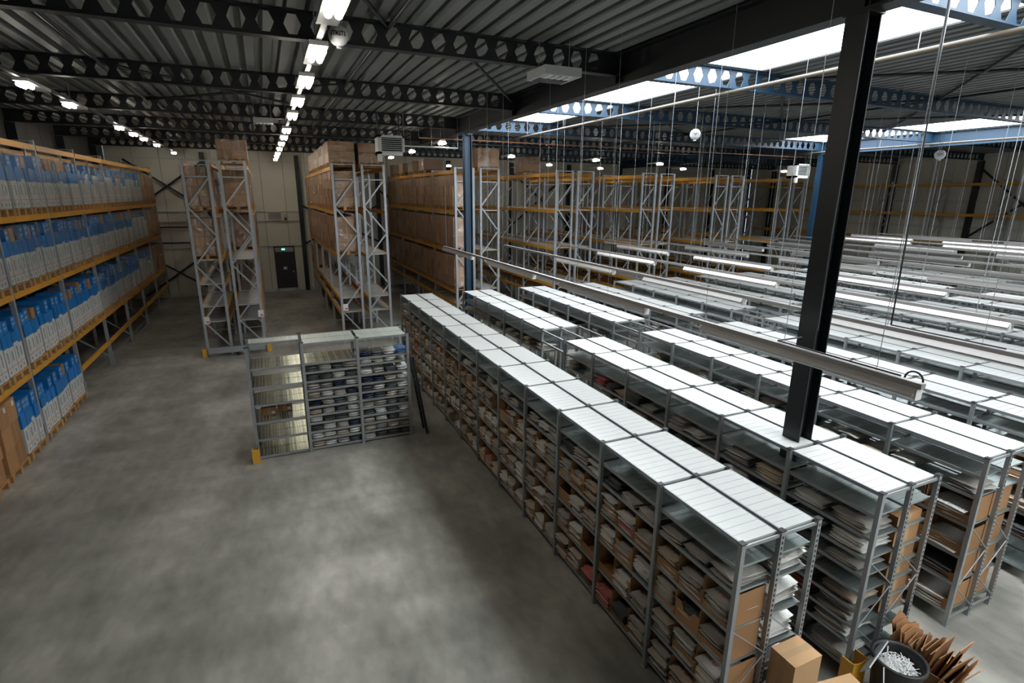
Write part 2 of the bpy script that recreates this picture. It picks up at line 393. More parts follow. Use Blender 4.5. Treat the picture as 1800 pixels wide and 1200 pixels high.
# ------------------------------------------------------------------ shelving rows
BAY, D2 = 1.028, .44
ROWX = [3.303, 5.16, 6.974, 8.791, 10.536, 12.276, 14.04, 15.80, 17.55, 19.30, 21.05, 22.80, 24.55]
HP = 2.215
q = MB()   # open upright profile
for lo, hi in (((-.022, -.022, 0), (.022, -.018, HP)), ((-.022, -.018, 0), (-.018, .022, HP)), ((.018, -.018, 0), (.022, .022, HP)), ((-.03, -.03, 0), (.03, .03, .006))): q.bx(lo, hi, galv)
q.bx((-.03, -.028, HP), (.03, .028, HP+.008), blk)
POST = q.mesh('shelf_upright')
q = MB()
for k in range(40): q.bx((-.008, -.0245, .08+k*.053), (.008, -.0225, .105+k*.053), blk)
HOLES = q.mesh('upright_slots')
def deck_mesh(name, L, D, m, n, full=True, t=.02):
    """shelf: front and back rails and a deck of n slats across"""
    q = MB(); p = L/n
    q.bx((0, 0, -.038), (.014, L, 0), galv); q.bx((D-.014, 0, -.038), (D, L, 0), galv)
    if full:
        for k in range(n): q.bx((.014, k*p+.0018, -t), (D-.014, (k+1)*p-.0018, .001), m)
    else:
        q.bx((.014, 0, -.034), (D-.014, .01, -.022), galv); q.bx((.014, L-.01, -.034), (D-.014, L, -.022), galv)
    return q.mesh(name)
LB = BAY-.05
TOPW = deck_mesh('top_deck', LB, D2-.02, deckw, 10); TOPF = deck_mesh('top_deck_frame', LB, D2-.02, deckw, 10, False)
SHELF = deck_mesh('steel_shelf', LB, D2-.02, deckg, 10)
q = MB(); q.bx((.014, .0018, -.02), (D2-.034, LB/10-.0018, .001), deckw); SLATW = q.mesh('deck_slat')
q = MB(); q.bx((.014, .0018, -.02), (D2-.034, LB/10-.0018, .001), deckg); SLATG = q.mesh('shelf_slat')

def shelving_row(idx, label):
    X = ROWX[idx]
    t = thing('shelving_row', label, 'shelving', (X, 2.7, 0))
    if idx == 0: blocks = [(2.705, 12)]
    else: blocks = [(2.743, 6), (9.883, 5)]
    if idx == 0: LV = [2.2, 1.96, 1.71, 1.32, .95, .55, .12]
    elif idx == 1: LV = [2.2, 1.95, 1.69, 1.45, 1.25, 1.05, .84, .64, .44, .15]
    elif idx in (2, 3, 4, 5): LV = [2.2, 1.975, 1.72, 1.35, .94, .58, .19]
    else: LV = [2.2, 1.96, 1.71]
    lines = (X, X+.4525, X+.905)
    for bi, (y0, nb) in enumerate(blocks):
        for k in range(nb+1):
            for li, x in enumerate(lines):
                p = put('upright', POST, t, (x, y0+k*BAY, 0))
                if k == 0 and idx < 4 and bi == 0 and li > 0: put('slot_holes', HOLES, p, (x, y0+k*BAY, 0))
        for k in range(nb):
            for s in (0, 1):
                x = lines[s]+.01 if s == 0 else lines[1]+.02
                y = y0+k*BAY+.025
                for li, z in enumerate(LV):
                    if li > 2:
                        if idx == 0 and s == 1 and k > 1: continue
                        if idx == 1 and not ((bi == 0 and k < 2) or (s == 0 and li < 5 and bi == 0 and k < 5)): continue
                        if idx == 2 and not (bi == 0 and k < 2): continue
                        if idx > 2 and not (bi == 0 and k < 1): continue
                    if idx > 5 and li > 1: continue
                    nslat = (idx == 0 and k < 5) or (idx == 1 and bi == 0 and k < 3) or (idx == 2 and bi == 0 and k < 2)
                    if li == 0 and nslat:
                        sh = put('top_deck', TOPF, t, (x, y, z))
                        for j in range(10): put('deck_slat', SLATW, sh, (x, y+j*LB/10, z))
                    elif li == 0: put('top_deck', TOPW, t, (x, y, z))
                    else:
                        put('shelf', SHELF, t, (x, y, z))
        # end frames: rods and side ties
        for ye, on in ((y0, True), (y0+nb*BAY, idx < 3)):
            if not on: continue
            for s in (0, 1):
                a, c = lines[s], lines[s+1]
                zz = [.15, .55, .95, 1.35] if idx in (0, 2, 3) else [.25, .65, 1.05, 1.45]
                for i in range(3):
                    u, v_ = ((a, zz[i]), (c, zz[i+1])) if i % 2 else ((c, zz[i]), (a, zz[i+1]))
                    rod('brace_rod', t, (u[0], ye-.015, u[1]), (v_[0], ye-.015, v_[1]), .007, galv)
                for z in (.12, 2.18): box('end_tie', t, (a+.02, ye-.01, z-.02), (c-.02, ye+.004, z+.01), galv)
    if idx > 0:
        ya, yb = blocks[0][0]+blocks[0][1]*BAY, blocks[1][0]
        for x in lines:
            for z in (2.185, 1.945): box('tie_bar', t, (x-.018, ya+.02, z-.02), (x+.018, yb-.02, z+.012), galv)
    return t
ROWLAB = ['long grey shelving row of cardboard bins bordering the open floor'] + \
    ['grey double shelving row, %s row in from the open floor' % ORD[i] for i in range(1, 13)]
for i in range(13): shelving_row(i, ROWLAB[i])

# ------------------------------------------------------------------ bags
def bag_verts(wd, dp, h, n, rng):
    """a folded garment in a plastic bag: front fold at x=0, thin wavy rear edge"""
    vs = []; fs = []
    for top in (1, 0):
        for i in range(n+1):
            for j in range(n+1):
                u, v_ = i/n, j/n
                e = min(1, 3.2*min(v_, 1-v_)+.12) * min(1, 2.2*(1-u)+.15) * (min(1, 5*u+.55))
                x = u*dp+(rng.uniform(-.012, .012)); y = (v_-.5)*wd+(rng.uniform(-.010, .010))
                z = h*(.5+(.5 if top else -.5)*e)+rng.uniform(-.003, .003)
                vs.append((x, y, z))
    m = (n+1)**2
    for i in range(n):
        for j in range(n):
            a = i*(n+1)+j
            fs.append((a, a+n+1, a+n+2, a+1)); fs.append((m+a, m+a+1, m+a+n+2, m+a+n+1))
    for k in range(n):
        fs.append((k, k+1, m+k+1, m+k)); a = n*(n+1)+k; fs.append((a+1, a, m+a, m+a+1))
        a = k*(n+1); fs.append((a+n+1, a, m+a, m+a+n+1)); a = k*(n+1)+n; fs.append((a, a+n+1, m+a+n+1, m+a))
    return vs, fs
BAGV = {}
for mi, m in enumerate(BAGM):
    for v_ in range(4):
        rng = random.Random(100+v_); vs, fs = bag_verts(.27, .36, .042, 3, rng)
        q = MB(); q.add(vs, fs, m, False); BAGV[mi, v_] = q.mesh('garment_bag_'+m.name)
LOW = [bag_verts(.27, .36, .042, 2, random.Random(200+k)) for k in range(5)]
stuff = MB()
def low_bag(x, y, z, sx, sy, sz, rz, m, tilt=0.):
    vs, fs = random.choice(LOW); c, s = math.cos(rz), math.sin(rz)
    vs = [(x+(a*c*sx-b_*s*sy), y+(a*s*sx+b_*c*sy), z+e*sz-a*tilt) for a, b_, e in vs]
    stuff.add(vs, fs, m)
NB = [0]
def bag(x, y, z, sx, sy, sz, rz, mi, label, group, rx=0., ry=0.):
    o = put('garment_bag', BAGV[mi, random.randrange(4)], None, (x, y, z), (rx, ry, rz), (sx, sy, sz))
    tag(o, label, 'garment bag', group); NB[0] += 1; return o
def mixm(r=None):
    r = random.random()
    return 0 if r < .52 else 1 if r < .72 else 2 if r < .95 else 3 if r < .985 else 5

# text stamped on bags
def text_mesh(s, size, m, ext=.0004):
    cu = bpy.data.curves.new('print', 'FONT'); cu.body = s; cu.size = size; cu.extrude = ext; cu.align_x = 'CENTER'; cu.align_y = 'CENTER'; cu.resolution_u = 1
    o = bpy.data.objects.new('tmp_print', cu); COL.objects.link(o)
    dg = bpy.context.evaluated_depsgraph_get(); me = bpy.data.meshes.new_from_object(o.evaluated_get(dg)); me.materials.clear(); me.materials.append(m)
    bpy.data.objects.remove(o); return me
T_SURI = text_mesh('SURI', .085, red); T_SU = text_mesh('SU', .085, red); T_16 = text_mesh('16.', .085, red); T_BLK = text_mesh('DEUS', .08, ink)

# ------------------------------------------------------------------ bins on the front row
def bin_mesh(wd, dp, h, fh, notch=0.):
    q = MB(); t = .004
    q.bx((0, -wd/2, 0), (dp, wd/2, t), kraft); q.bx((dp-t, -wd/2, t), (dp, wd/2, h), kraft)
    for s in (-1, 1):
        y = s*(wd/2-t/2)
        q.prism([(0, t), (dp-t, t), (dp-t, h), (0 if not notch else .03, h), (0, fh+.5*(h-fh))], y-t/2, y+t/2, kraft)
    if notch:
        q.prism([(-wd/2+t, t), (wd/2-t, t), (wd/2-t, fh), (wd*.28, fh), (wd*.12, fh-notch), (-wd*.12, fh-notch), (-wd*.28, fh), (-wd/2+t, fh)], 0, t, kraft, 0)
    else: q.bx((0, -wd/2+t, t), (t, wd/2-t, fh), kraft)
    return q.mesh('picking_bin')
BINS = [bin_mesh(.318, .40, .335, .12), bin_mesh(.318, .40, .325, .16), bin_mesh(.318, .40, .33, .22, .08), bin_mesh(.318, .40, .335, .09)]
POS = ['near', 'middle', 'far']
X1 = ROWX[0]
shelf_z = [(1.32, 4), (.95, 3), (.55, 2), (.12, 1)]
for k in range(12):
    y0 = 2.705+k*BAY
    for z, lv in shelf_z:
        for j in range(3):
            yc = y0+.025+.165+j*.326
            r = random.random()
            empty = r < .07 and not (k == 0)
            hasbin = random.random() < .88
            where = '%s bay, %s shelf up, %s spot, front row' % (ORD[k], ORD[lv-1], POS[j])
            if hasbin:
                o = put('picking_bin', random.choice(BINS), None, (X1+.012+random.uniform(-.008, .01), yc, z+.002), (0, 0, random.uniform(-.02, .02)))
                tag(o, 'kraft picking bin, '+where, 'box', 'cardboard bins of the front shelving row')
            if empty: continue
            one = k == 0 or (k == 1 and lv > 2)
            nbag = random.randint(7, 10); mi = mixm()
            if k == 2 and lv == 1 and j == 0: mi = 5
            zz = z+.010; tl = random.uniform(.0, .10)
            for n in range(nbag):
                sz = random.uniform(.58, .82); xx = X1+.014+random.uniform(-.028, .025)-n*.003
                mm = mi if random.random() < .85 else mixm()
                rz = random.uniform(-.05, .05); sy = random.uniform(.93, 1.03)
                if one:
                    ob = bag(xx, yc+random.uniform(-.008, .008), zz, 1.0, sy, sz, rz, mm,
                        'garment bag %s up, %s' % (ORD[n], where), 'bagged garments in the near bins', 0, tl*.6)
                    if n == nbag-1 and mm in (0, 1, 2) and random.random() < .6:
                        p = put('print_mark', random.choice([T_SURI, T_SU, T_16]), None, (0, 0, 0)); p.parent = ob; p.location = (.11, 0, .0500); p.rotation_euler = (0, 0, math.pi/2)
                else: low_bag(xx, yc+random.uniform(-.008, .008), zz, 1.0, sy, sz, rz, BAGM[mm], tl)
                zz += .037*sz
    # flat stacks on the shelf under the empty one
    for j in range(3):
        if random.random() < .12: continue
        yc = y0+.19+j*.32; zz = 1.712; mi = random.choice([0, 0, 3, 1, 0])
        for n in range(random.randint(2, 4)):
            sz = random.uniform(.8, 1.15); xx = X1+.02+random.uniform(-.02, .03); rz = random.uniform(-.15, .15)
            if k < 2: bag(xx, yc, zz, 1.05, 1.05, sz, rz, mi, 'flat garment bag %s up, %s bay, %s spot, bin-free shelf, front row' % (ORD[n], ORD[k], POS[j]), 'flat bagged garments of the front row')
            else: low_bag(xx, yc, zz, 1.05, 1.05, sz, rz, BAGM[mi])
            zz += .038*sz
# aisle side of the front row, seen past its near end
for lv, z in enumerate([1.71, 1.32, .95, .55]):
    zz = z+.002
    for n in range(5):
        sz = random.uniform(.8, 1.1)
        bag(X1+.90+random.uniform(-.02, .02), 2.92, zz, 1.05, 1.05, sz, math.pi+random.uniform(-.12, .12), random.choice([1, 1, 0]), 'pale garment bag %s up, aisle side, near end, %s shelf, front row' % (ORD[n], ORD[3-lv]), 'pale bags behind the front row end')
        zz += .038*sz
# second row, near end: flat piles on many thin shelves
X2 = ROWX[1]
LV2 = [1.69, 1.45, 1.25, 1.05, .84, .64, .44, .15]
for k in range(2):
    for li, z in enumerate(LV2):
        if k == 1 and li > 4: break
        for j in range(2):
            if (k, li, j) in ((0, 3, 0), (0, 2, 1)): continue
            yc = 2.743+k*BAY+.27+j*.48; zz = z+.002
            mi = {(0, 0, 0): 0, (0, 0, 1): 1, (0, 5, 1): 5, (0, 6, 0): 1, (0, 7, 0): 1, (1, 0, 0): 2, (0, 4, 0): 2}.get((k, li, j), random.choice([0, 0, 1, 2]))
            nn = random.randint(2, 4) if li else random.randint(3, 5)
            for n in range(nn):
                sz = random.uniform(.7, 1.0)
                ob = bag(X2+.02+random.uniform(-.02, .03), yc+random.uniform(-.01, .01), zz, 1.08, 1.35, sz, random.uniform(-.08, .08), mi,
                    'flat garment bag %s up, %s pile of %s shelf down, %s bay, second row' % (ORD[n], ORD[j], ORD[li+2], ORD[k]), 'flat bagged garments of the second row')
                if n == nn-1 and (k, li, j) in ((0, 5, 0), (0, 6, 0), (0, 0, 0), (0, 0, 1), (0, 5, 1)):
                    p = put('print_mark', {5: T_SURI, 6: T_SU, 0: T_BLK}[li] if j == 0 else T_BLK, None, (0, 0, 0)); p.parent = ob; p.location = (.15, .02, .0500); p.rotation_euler = (0, 0, math.pi/2)
                zz += .036*sz
# third row near end: closed-back boxes with bags on four shelves
for ri, (xr, levels) in enumerate(((ROWX[2], [1.35, .94, .58, .19]), (ROWX[3], [1.35, .94, .58]))):
    for li, z in enumerate(levels):
        for j in range(2):
            yc = 2.743+.27+j*.48
            o = put('picking_bin', BINS[li % 2], None, (xr+.012, yc, z+.002), None, (1.0, 1.45, .95))
            tag(o, 'kraft picking bin, %s spot of %s bin shelf down, near end, %s row' % (ORD[j], ORD[li], ORD[ri+2]), 'box', 'cardboard bins of the inner rows')
            zz = z+.012
            for n in range(4):
                sz = random.uniform(.8, 1.1); low_bag(xr+.0+random.uniform(-.02, .02), yc, zz, 1.02, 1.4, sz, random.uniform(-.1, .1), BAGM[[1, 0, 3, 1][li]], .02); zz += .038*sz
# boxes in the aisle-side half at the near ends of rows two to four
for ri in (1, 2):
    xr = ROWX[ri]+.47
    for li, z in enumerate([1.45, 1.05, .64] if ri == 1 else [1.35, .94, .58, .19]):
        q = MB(); h = .34 if ri == 1 else .33
        q.bx((0, 0, 0), (.40, .34, h), kraft); q.bx((.17, -.001, .0), (.23, .341, h+.001), tape)
        tag(q.obj('shelf_carton', None, (xr, 2.80, z+.002)), 'closed kraft carton, %s shelf down at the near end, back half of %s row' % (ORD[li], ORD[ri]), 'box', 'closed cartons at the row ends')
xr = ROWX[0]
# pillowy bags on the covered shelf of every row: uncountable filling
for ri in range(1, 6):
    for y0, nb in ((2.743, 6), (9.883, 5)):
        for k in range(nb):
            if ri == 1 and y0 < 5 and k < 2: continue
            for j in range(3):
                if random.random() < .22: continue
                zz = (1.69, 1.69, 1.72, 1.72, 1.71, 1.71)[ri]+.002; m = BAGM[random.choice([0, 0, 3, 1, 2, 3, 0])]
                if random.random() < .04: m = bagF
                for n in range(random.randint(2, 4)):
                    sz = random.uniform(.8, 1.1); low_bag(ROWX[ri]+.02+random.uniform(-.03, .03), y0+k*BAY+.19+j*.32, zz, 1.05, 1.02, sz, random.uniform(-.2, .2), m); zz += .038*sz
    if ri == 1:
        for k in range(2, 5):
            for z in (1.45, 1.25):
                for j in range(2):
                    zz = z+.002
                    for n in range(3): low_bag(ROWX[1]+.03, 2.743+k*BAY+.27+j*.48, zz, 1.05, 1.3, .9, random.uniform(-.1, .1), BAGM[random.choice([0, 0, 2, 3])]); zz += .035
tag(stuff.obj('garment_filling'), 'mass of grey and beige bagged garments filling the further shelving bins', 'garment bags', None, 'stuff')

# ------------------------------------------------------------------ free-standing shelf on the open floor
FX = [-.561, .388, 1.407, 2.401]; FY, FD = 10.549, .75
t = thing('free_standing_shelf', 'three-bay grey steel shelf of folded clothes standing alone on the concrete', 'shelving', (.9, FY, 0))
for i, x in enumerate(FX):
    for y in (FY, FY+FD):
        p = put('upright', POST, t, (x, y, 0), None, (1.25, 1.25, 1.01))
for b_ in range(3):
    x0, x1 = FX[b_]+.028, FX[b_+1]-.028
    zs = [1.82, 1.46, 1.11, .76, .41, .06] if b_ == 0 else [1.82, 1.645, 1.46, 1.28, 1.10, .93, .755, .59, .41, .24, .065]
    if b_ == 2: zs = [1.82, 1.68]+zs[2:]
    for z in [2.215]+zs:
        q = MB(); n = 20; m = deckf
        y0 = FY+.38 if (b_ == 0 and z > 2) else FY
        p = (x1-x0)/n
        for ya, yb in (((FY+.02, FY+.362), (FY+.388, FY+FD-.02)) if y0 == FY else ((FY+.388, FY+FD-.02),)):
            for k in range(n): dz_ = random.uniform(-.003, .0); q.bx((x0+k*p+.0016, ya, z-.018), (x0+(k+1)*p-.0016, yb, z+dz_), deckf if z < 2 else deckt)
        q.bx((x0, y0-.005, z-.04), (x1, y0+.012, z+.002), galv); q.bx((x0, FY+FD-.012, z-.04), (x1, FY+FD+.005, z+.002), galv)
        q.obj('shelf', t)
for x in (FX[0], FX[3]):
    for a in range(2): rod('brace_rod', t, (x, FY, .2+a*.9), (x, FY+FD, 1.1+a*.9), .007, galv)
q = MB(); q.bx((-.05, 0, 0), (.05, .01, .22), yellow); q.bx((-.05, .01, 0), (-.04, .10, .22), yellow); q.bx((.04, .01, 0), (.05, .10, .22), yellow)
GUARD = q.mesh('corner_guard')
def guard(x, y, label, rz=0, s=1.): tag(put('corner_guard', GUARD, None, (x, y, 0), (0, 0, rz), (s, s, s)), label, 'guard', 'yellow upright guards')
guard(-.60, FY-.16, 'yellow steel corner guard at the foot of the free-standing shelf', 0, 1.3)
gm = [1, 0, 3, 4, 0, 1, 3, 4, 0, 2, 3, 1]
for b_ in (1, 2):
    zs = [1.645, 1.46, 1.28, 1.10, .93, .755, .59, .41, .24, .065]
    if b_ == 2: zs = [1.82, 1.68]+zs[1:]
    for li, z in enumerate(zs):
        for j in range(4):
            xc = FX[b_]+.15+j*.24; yb = FY+.01
            if b_ == 2 and li == 1 and j > 2: continue
            mi = random.choice(gm)
            if b_ == 2 and li in (2, 3, 4) and j == 3: mi = 1
            if b_ == 2 and li == 0 and j == 3: mi = 6
            h = .115 if li or b_ == 1 else .12
            nn = random.randint(2, 3); zz = z+.003; tall = h*random.uniform(.72, .95)/nn
            for n in range(nn):
                o = put('folded_garment', BAGV[mi, random.randrange(4)], None, (xc+random.uniform(-.012, .012), yb+random.uniform(-.01, .02), zz), (0, 0, math.pi/2+random.uniform(-.06, .06)), (.95, .82, tall/.042))
                tag(o, 'folded bagged garment %s up, %s pile, %s shelf down, %s bay, free-standing shelf' % (ORD[n], ORD[j], ORD[li], ORD[b_]), 'garment', 'folded clothes on the free-standing shelf')
                zz += tall
for i, x in enumerate((-.42, -.13)):
    q = MB(); q.bx((0, 0, 0), (.27, .3, .16), kraft); q.bx((.11, -.001, 0), (.16, .301, .161), tape); q.bx((.18, -.002, .03), (.24, -.001, .08), paper)
    tag(q.obj('small_carton', None, (x-.02, FY+.30+.12*i, .763)), 'small brown carton, %s of two lying on an empty free-standing shelf' % ORD[i], 'box')
# ladder leaning between the free shelf and the front row
t = thing('step_ladder', 'narrow dark ladder leaning against the side of the free-standing shelf', 'ladder', (2.68, 10.5, 0))
for y in (10.42, 10.72):
    rod('stile', t, (2.72, y, .02), (2.47, y+.02, 1.75), .028, dark)
for k in range(6):
    f = (k+.7)/7; rod('rung', t, (2.72-.25*f, 10.42, .02+1.73*f), (2.72-.25*f, 10.74, .02+1.73*f), .014, dark)

# ------------------------------------------------------------------ pallet racking
RP_ = 2.82
q = MB()
for lo, hi in (((-.038, -.035, 0), (.038, -.031, 1)), ((-.038, -.031, 0), (-.034, .035, 1)), ((.034, -.031, 0), (.038, .035, 1))): q.bx(lo, hi, rackgal)
RPOST = q.mesh('rack_upright')
def rack(name, label, x0, x1, ys, top, levels, decks=(), split_frames=1, beams_back=True, lowskip=None):
    """one run of pallet racking; x0/x1 its two faces, ys the frame positions"""
    t = thing(name, label, 'pallet rack', (x0, ys[0], 0))
    for fi, y in enumerate(ys):
        for x, s in ((x0+.045, 1), (x1-.045, 1)): put('upright', RPOST, t, (x, y, 0), None, (1, 1, top))
        zz = [.25+i*.86 for i in range(int((top-.5)/.86)+1)]
        segs = []
        for i in range(len(zz)-1):
            segs.append(((x0+.045, y, zz[i]), (x1-.045, y, zz[i+1])) if i % 2 else ((x1-.045, y, zz[i]), (x0+.045, y, zz[i+1])))
        if fi < split_frames:
            for p, q_ in segs: flat('frame_brace', t, p, q_, .046, .02, rackgal)
            for z in (.2, zz[-1], top-.02): box('frame_tie', t, (x0+.09, y-.015, z-.015), (x1-.09, y+.015, z+.015), rackgal)
        else:
            m = MB()
            for p, q_ in segs: m.bar(p, q_, .02, .046, rackgal)
            m.bx((x0+.09, y-.015, top-.03), (x1-.09, y+.015, top), rackgal); m.obj('frame_bracing', t)
    for bi in range(len(ys)-1):
        a, c = ys[bi]+.045, ys[bi+1]-.045
        for li, z in enumerate(levels):
            if lowskip and lowskip(bi, li): continue
            for xa, xb in ((x0+.0, x0+.05), (x1-.05, x1)):
                box('load_beam', t, (xa, a, z-.12), (xb, c, z), orange)
            if li in decks: box('deck_panel', t, (x0+.05, a+.01, z-.03), (x1-.05, c-.01, z-.005), rackdeck)
    return t
# pallets and loads
q = MB()
for x in (-.55, -.275, 0, .275, .55): q.bx((x-.05, -.4, .122), (x+.05, .4, .144), wood)
for y in (-.35, 0, .35):
    q.bx((-.6, y-.05, .10), (.6, y+.05, .122), wood); q.bx((-.6, y-.05, 0), (.6, y+.05, .02), wood)
    for x in (-.53, 0, .53): q.bx((x-.07, y-.05, .02), (x+.07, y+.05, .10), wood)
PALLET = q.mesh('wooden_pallet')
def pallet(x, y, z, where, sx=1., sy=1.): 
    return tag(put('wooden_pallet', PALLET, None, (x, y, z), None, (sx, sy, 1)), 'wooden pallet, '+where, 'pallet', 'pallets in the racks')
# near ground pallets with each board a part of its own
def pallet_parts(x, y, z, where):
    t = thing('wooden_pallet', 'wooden pallet, '+where, 'pallet', (x, y, z), 'pallets in the racks')
    for dx in (-.55, -.275, 0, .275, .55): box('deck_board', t, (x+dx-.05, y-.4, z+.122), (x+dx+.05, y+.4, z+.144), wood)
    for dy in (-.35, 0, .35):
        box('stringer_board', t, (x-.6, y+dy-.05, z+.10), (x+.6, y+dy+.05, z+.122), wood); box('bottom_board', t, (x-.6, y+dy-.05, z), (x+.6, y+dy+.05, z+.02), wood)
        for dx in (-.53, 0, .53): box('block', t, (x+dx-.07, y+dy-.05, z+.02), (x+dx+.07, y+dy+.05, z+.10), wood)
# tall printed carton, front at +x
def tall_carton(wd, dp, h, hb, style):
    q = MB()
    q.bx((-dp, -wd/2, 0), (0, wd/2, h-hb), white)
    if hb > 0: q.bx((-dp, -wd/2, h-hb), (0, wd/2, h), blue)
    q.bx((0, -wd/2, .20), (.0015, wd/2, .212), red)
    rr = random.Random(style)
    z = h-hb-.10
    while z > .33:           # illegible upright lettering
        hh = rr.uniform(.018, .034); q.bx((0, -.022+rr.uniform(0, .012), z-hh), (.0015, .016+rr.uniform(0, .012), z-hh*.35), ink)
        if rr.random() < .7: q.bx((0, -.022, z-hh), (.0015, -.01, z), ink)
        z -= hh+.012
    for z in (.10, .06): q.bx((0, -.03, z), (.0015, .02, z+.02), ink)
    if style % 3 == 1: q.bx((0, -wd*.3, .34), (.0014, -wd*.05, h-hb-.12), unit)
    return q.mesh('tall_carton')
TALL = [tall_carton(.205, .5, 1.0, .32, 0), tall_carton(.205, .5, 1.02, .36, 1), tall_carton(.205, .5, .98, .25, 2), tall_carton(.205, .5, .80, .0, 3), tall_carton(.205, .5, 1.0, .0, 4)]
q = MB(); q.bx((-.45, -.10, 0), (0, .10, .24), blue)
for z in (.06, .15): q.bx((0, -.05, z), (.0015, -.02, z+.05), white); q.bx((0, .01, z+.01), (.0015, .04, z+.05), white)
BLUEB = q.mesh('blue_box')
q = MB(); q.bx((-.45, -.10, 0), (0, .10, .24), kraftr); q.bx((0, -.01, 0), (.001, .01, .24), tape); BROWNB = q.mesh('brown_box')
def film_mesh(dx, dy, dz, seed):
    q = MB(); r = random.Random(seed); n = 6
    def sheet(f):
        vs = [f(i/n, j/n) for i in range(n+1) for j in range(n+1)]
        vs = [(a+r.uniform(-.012, .012), b_+r.uniform(-.012, .012), c+(r.uniform(-.02, .02))) for a, b_, c in vs]
        q.add(vs, [(i*(n+1)+j, (i+1)*(n+1)+j, (i+1)*(n+1)+j+1, i*(n+1)+j+1) for i in range(n) for j in range(n)], film)
    sheet(lambda u, v_: (dx/2, (u-.5)*dy, v_*dz)); sheet(lambda u, v_: ((u-.5)*dx, -dy/2, v_*dz)); sheet(lambda u, v_: ((u-.5)*dx, dy/2, v_*dz)); sheet(lambda u, v_: (-dx/2, (u-.5)*dy, v_*dz))
    return q.mesh('stretch_wrap')
FILM = [film_mesh(1.14, .885, 1.12, s) for s in range(4)]
FILMB = [film_mesh(.85, .86, 1.16, 10+s) for s in range(3)]

# --- wall rack with white and blue cartons
LX = -4.521; LY = [13.12+2.823*k for k in range(-1, 7)]
LLEV = [5.947, 4.477, 3.066, 1.521, .746]
LR = rack('pallet_rack', 'long wall rack of white and blue cartons with orange beams', LX-1.1, LX, LY, 6.05, LLEV, (), 3, lowskip=lambda b_, l: l == 4 and b_ < 2)
for y in LY: box('foot_guard', LR, (LX-.005, y-.05, .0), (LX+.012, y+.05, .38), galv); box('base_plate', LR, (LX-.12, y-.07, 0), (LX+.03, y+.07, .012), galv)
LEVN = {0: 'floor', 1: 'lowest', 2: 'middle', 3: 'upper'}
for bi in range(7):
    for li, z in ((0, 0.), (1, 1.521), (2, 3.066), (3, 4.477)):
        if li == 0 and bi > 1: continue
        for p in range(3):
            yc = LY[bi]+.045+.455+p*.911; where = '%s on %s level, %s bay, carton rack' % (ORD[p], LEVN[li], ORD[bi])
            if li == 0: pallet_parts(LX-.57, yc, z, where)
            else: pallet(LX-.57, yc, z, where)
            zt = z+.146
            brownload = (bi == 0 and li == 0 and p < 2) or bi >= 6
            if brownload:
                for j in range(2 if li == 0 else 1):
                    for n in range(3 if li == 0 else 2):
                        q = MB(); d_ = .375 if li == 0 else .78
                        h = .40 if li == 0 else .50
                        q.bx((-1.05, -d_/2, 0), (0, d_/2, h), kraftr); q.bx((0, -.012, 0), (.001, .012, h), tape)
                        if n == 2: q.bx((0, .05, h-.14), (.0015, .13, h-.05), paper)
                        tag(q.obj('brown_carton', None, (LX+random.uniform(-.02, .03), yc-.195+j*.39 if li == 0 else yc, zt+n*(h+.001))), 'brown carton, layer %s, column %s, pallet %s' % (ORD[n], ORD[j], where), 'box', 'brown cartons in the wall rack')
            else:
                low = random.random() < .3 and li > 0
                for j in range(4):
                    sty = random.choice([0, 0, 1, 1, 2]) if bi < 5 else random.choice([3, 4, 0, 4])
                    if li == 3 and bi > 2: sty = random.choice([3, 4, 4, 0])
                    y = yc-.315+j*.21
                    h = [1.0, 1.02, .98, .80, 1.0][sty]
                    xf = LX-.01+random.uniform(-.015, .02)
                    if li == 0 or li == 1: hs = .76
                    else: hs = .79
                    o = put('tall_carton', TALL[sty], None, (xf, y, zt), None, (1, 1, hs))
                    tag(o, '%s, %s on pallet %s' % ('plain white carton' if sty > 2 else 'white carton with blue top', ORD[j], where), 'box', 'printed tall cartons')
                    if random.random() < (.72 if bi < 4 else .35):
                        br = random.random() < .14
                        q_ = put('brown_box' if br else 'blue_box', BROWNB if br else BLUEB, None, (xf-.02, y, zt+h*hs+.001), None, (1, 1, random.uniform(.85, 1.15)))
                        tag(q_, '%s box above %s carton, pallet %s' % ('brown' if br else 'blue', ORD[j], where), 'box', 'boxes topping the tall cartons')
                    if li <= 1:
                        tag(put('tall_carton', TALL[4], None, (xf-.53, y, zt), None, (1, 1, hs*.98)), 'white carton behind the %s one, pallet %s' % (ORD[j], where), 'box', 'rear row of tall cartons')
            if (li >= 2 or bi > 2) and not (li == 0):
                tag(put('stretch_wrap', random.choice(FILM), None, (LX-.53, yc, zt-.03)), 'clear stretch film around pallet load %s' % where, 'film', 'stretch film around loads')
T_EL = text_mesh('elay', .16, ink)
q = MB(); q.bx((-.45, -.2, 0), (0, .2, .42), white)
o = q.obj('lettered_carton', None, (LX-.56, LY[0]+1.9, 1.0)); tag(o, 'white carton with black lettering lying behind the brown cartons', 'box')
p = put('print_mark', T_EL, None, (0, 0, 0)); p.parent = o; p.location = (.001, 0, .2); p.rotation_euler = (math.pi/2, 0, math.pi/2)

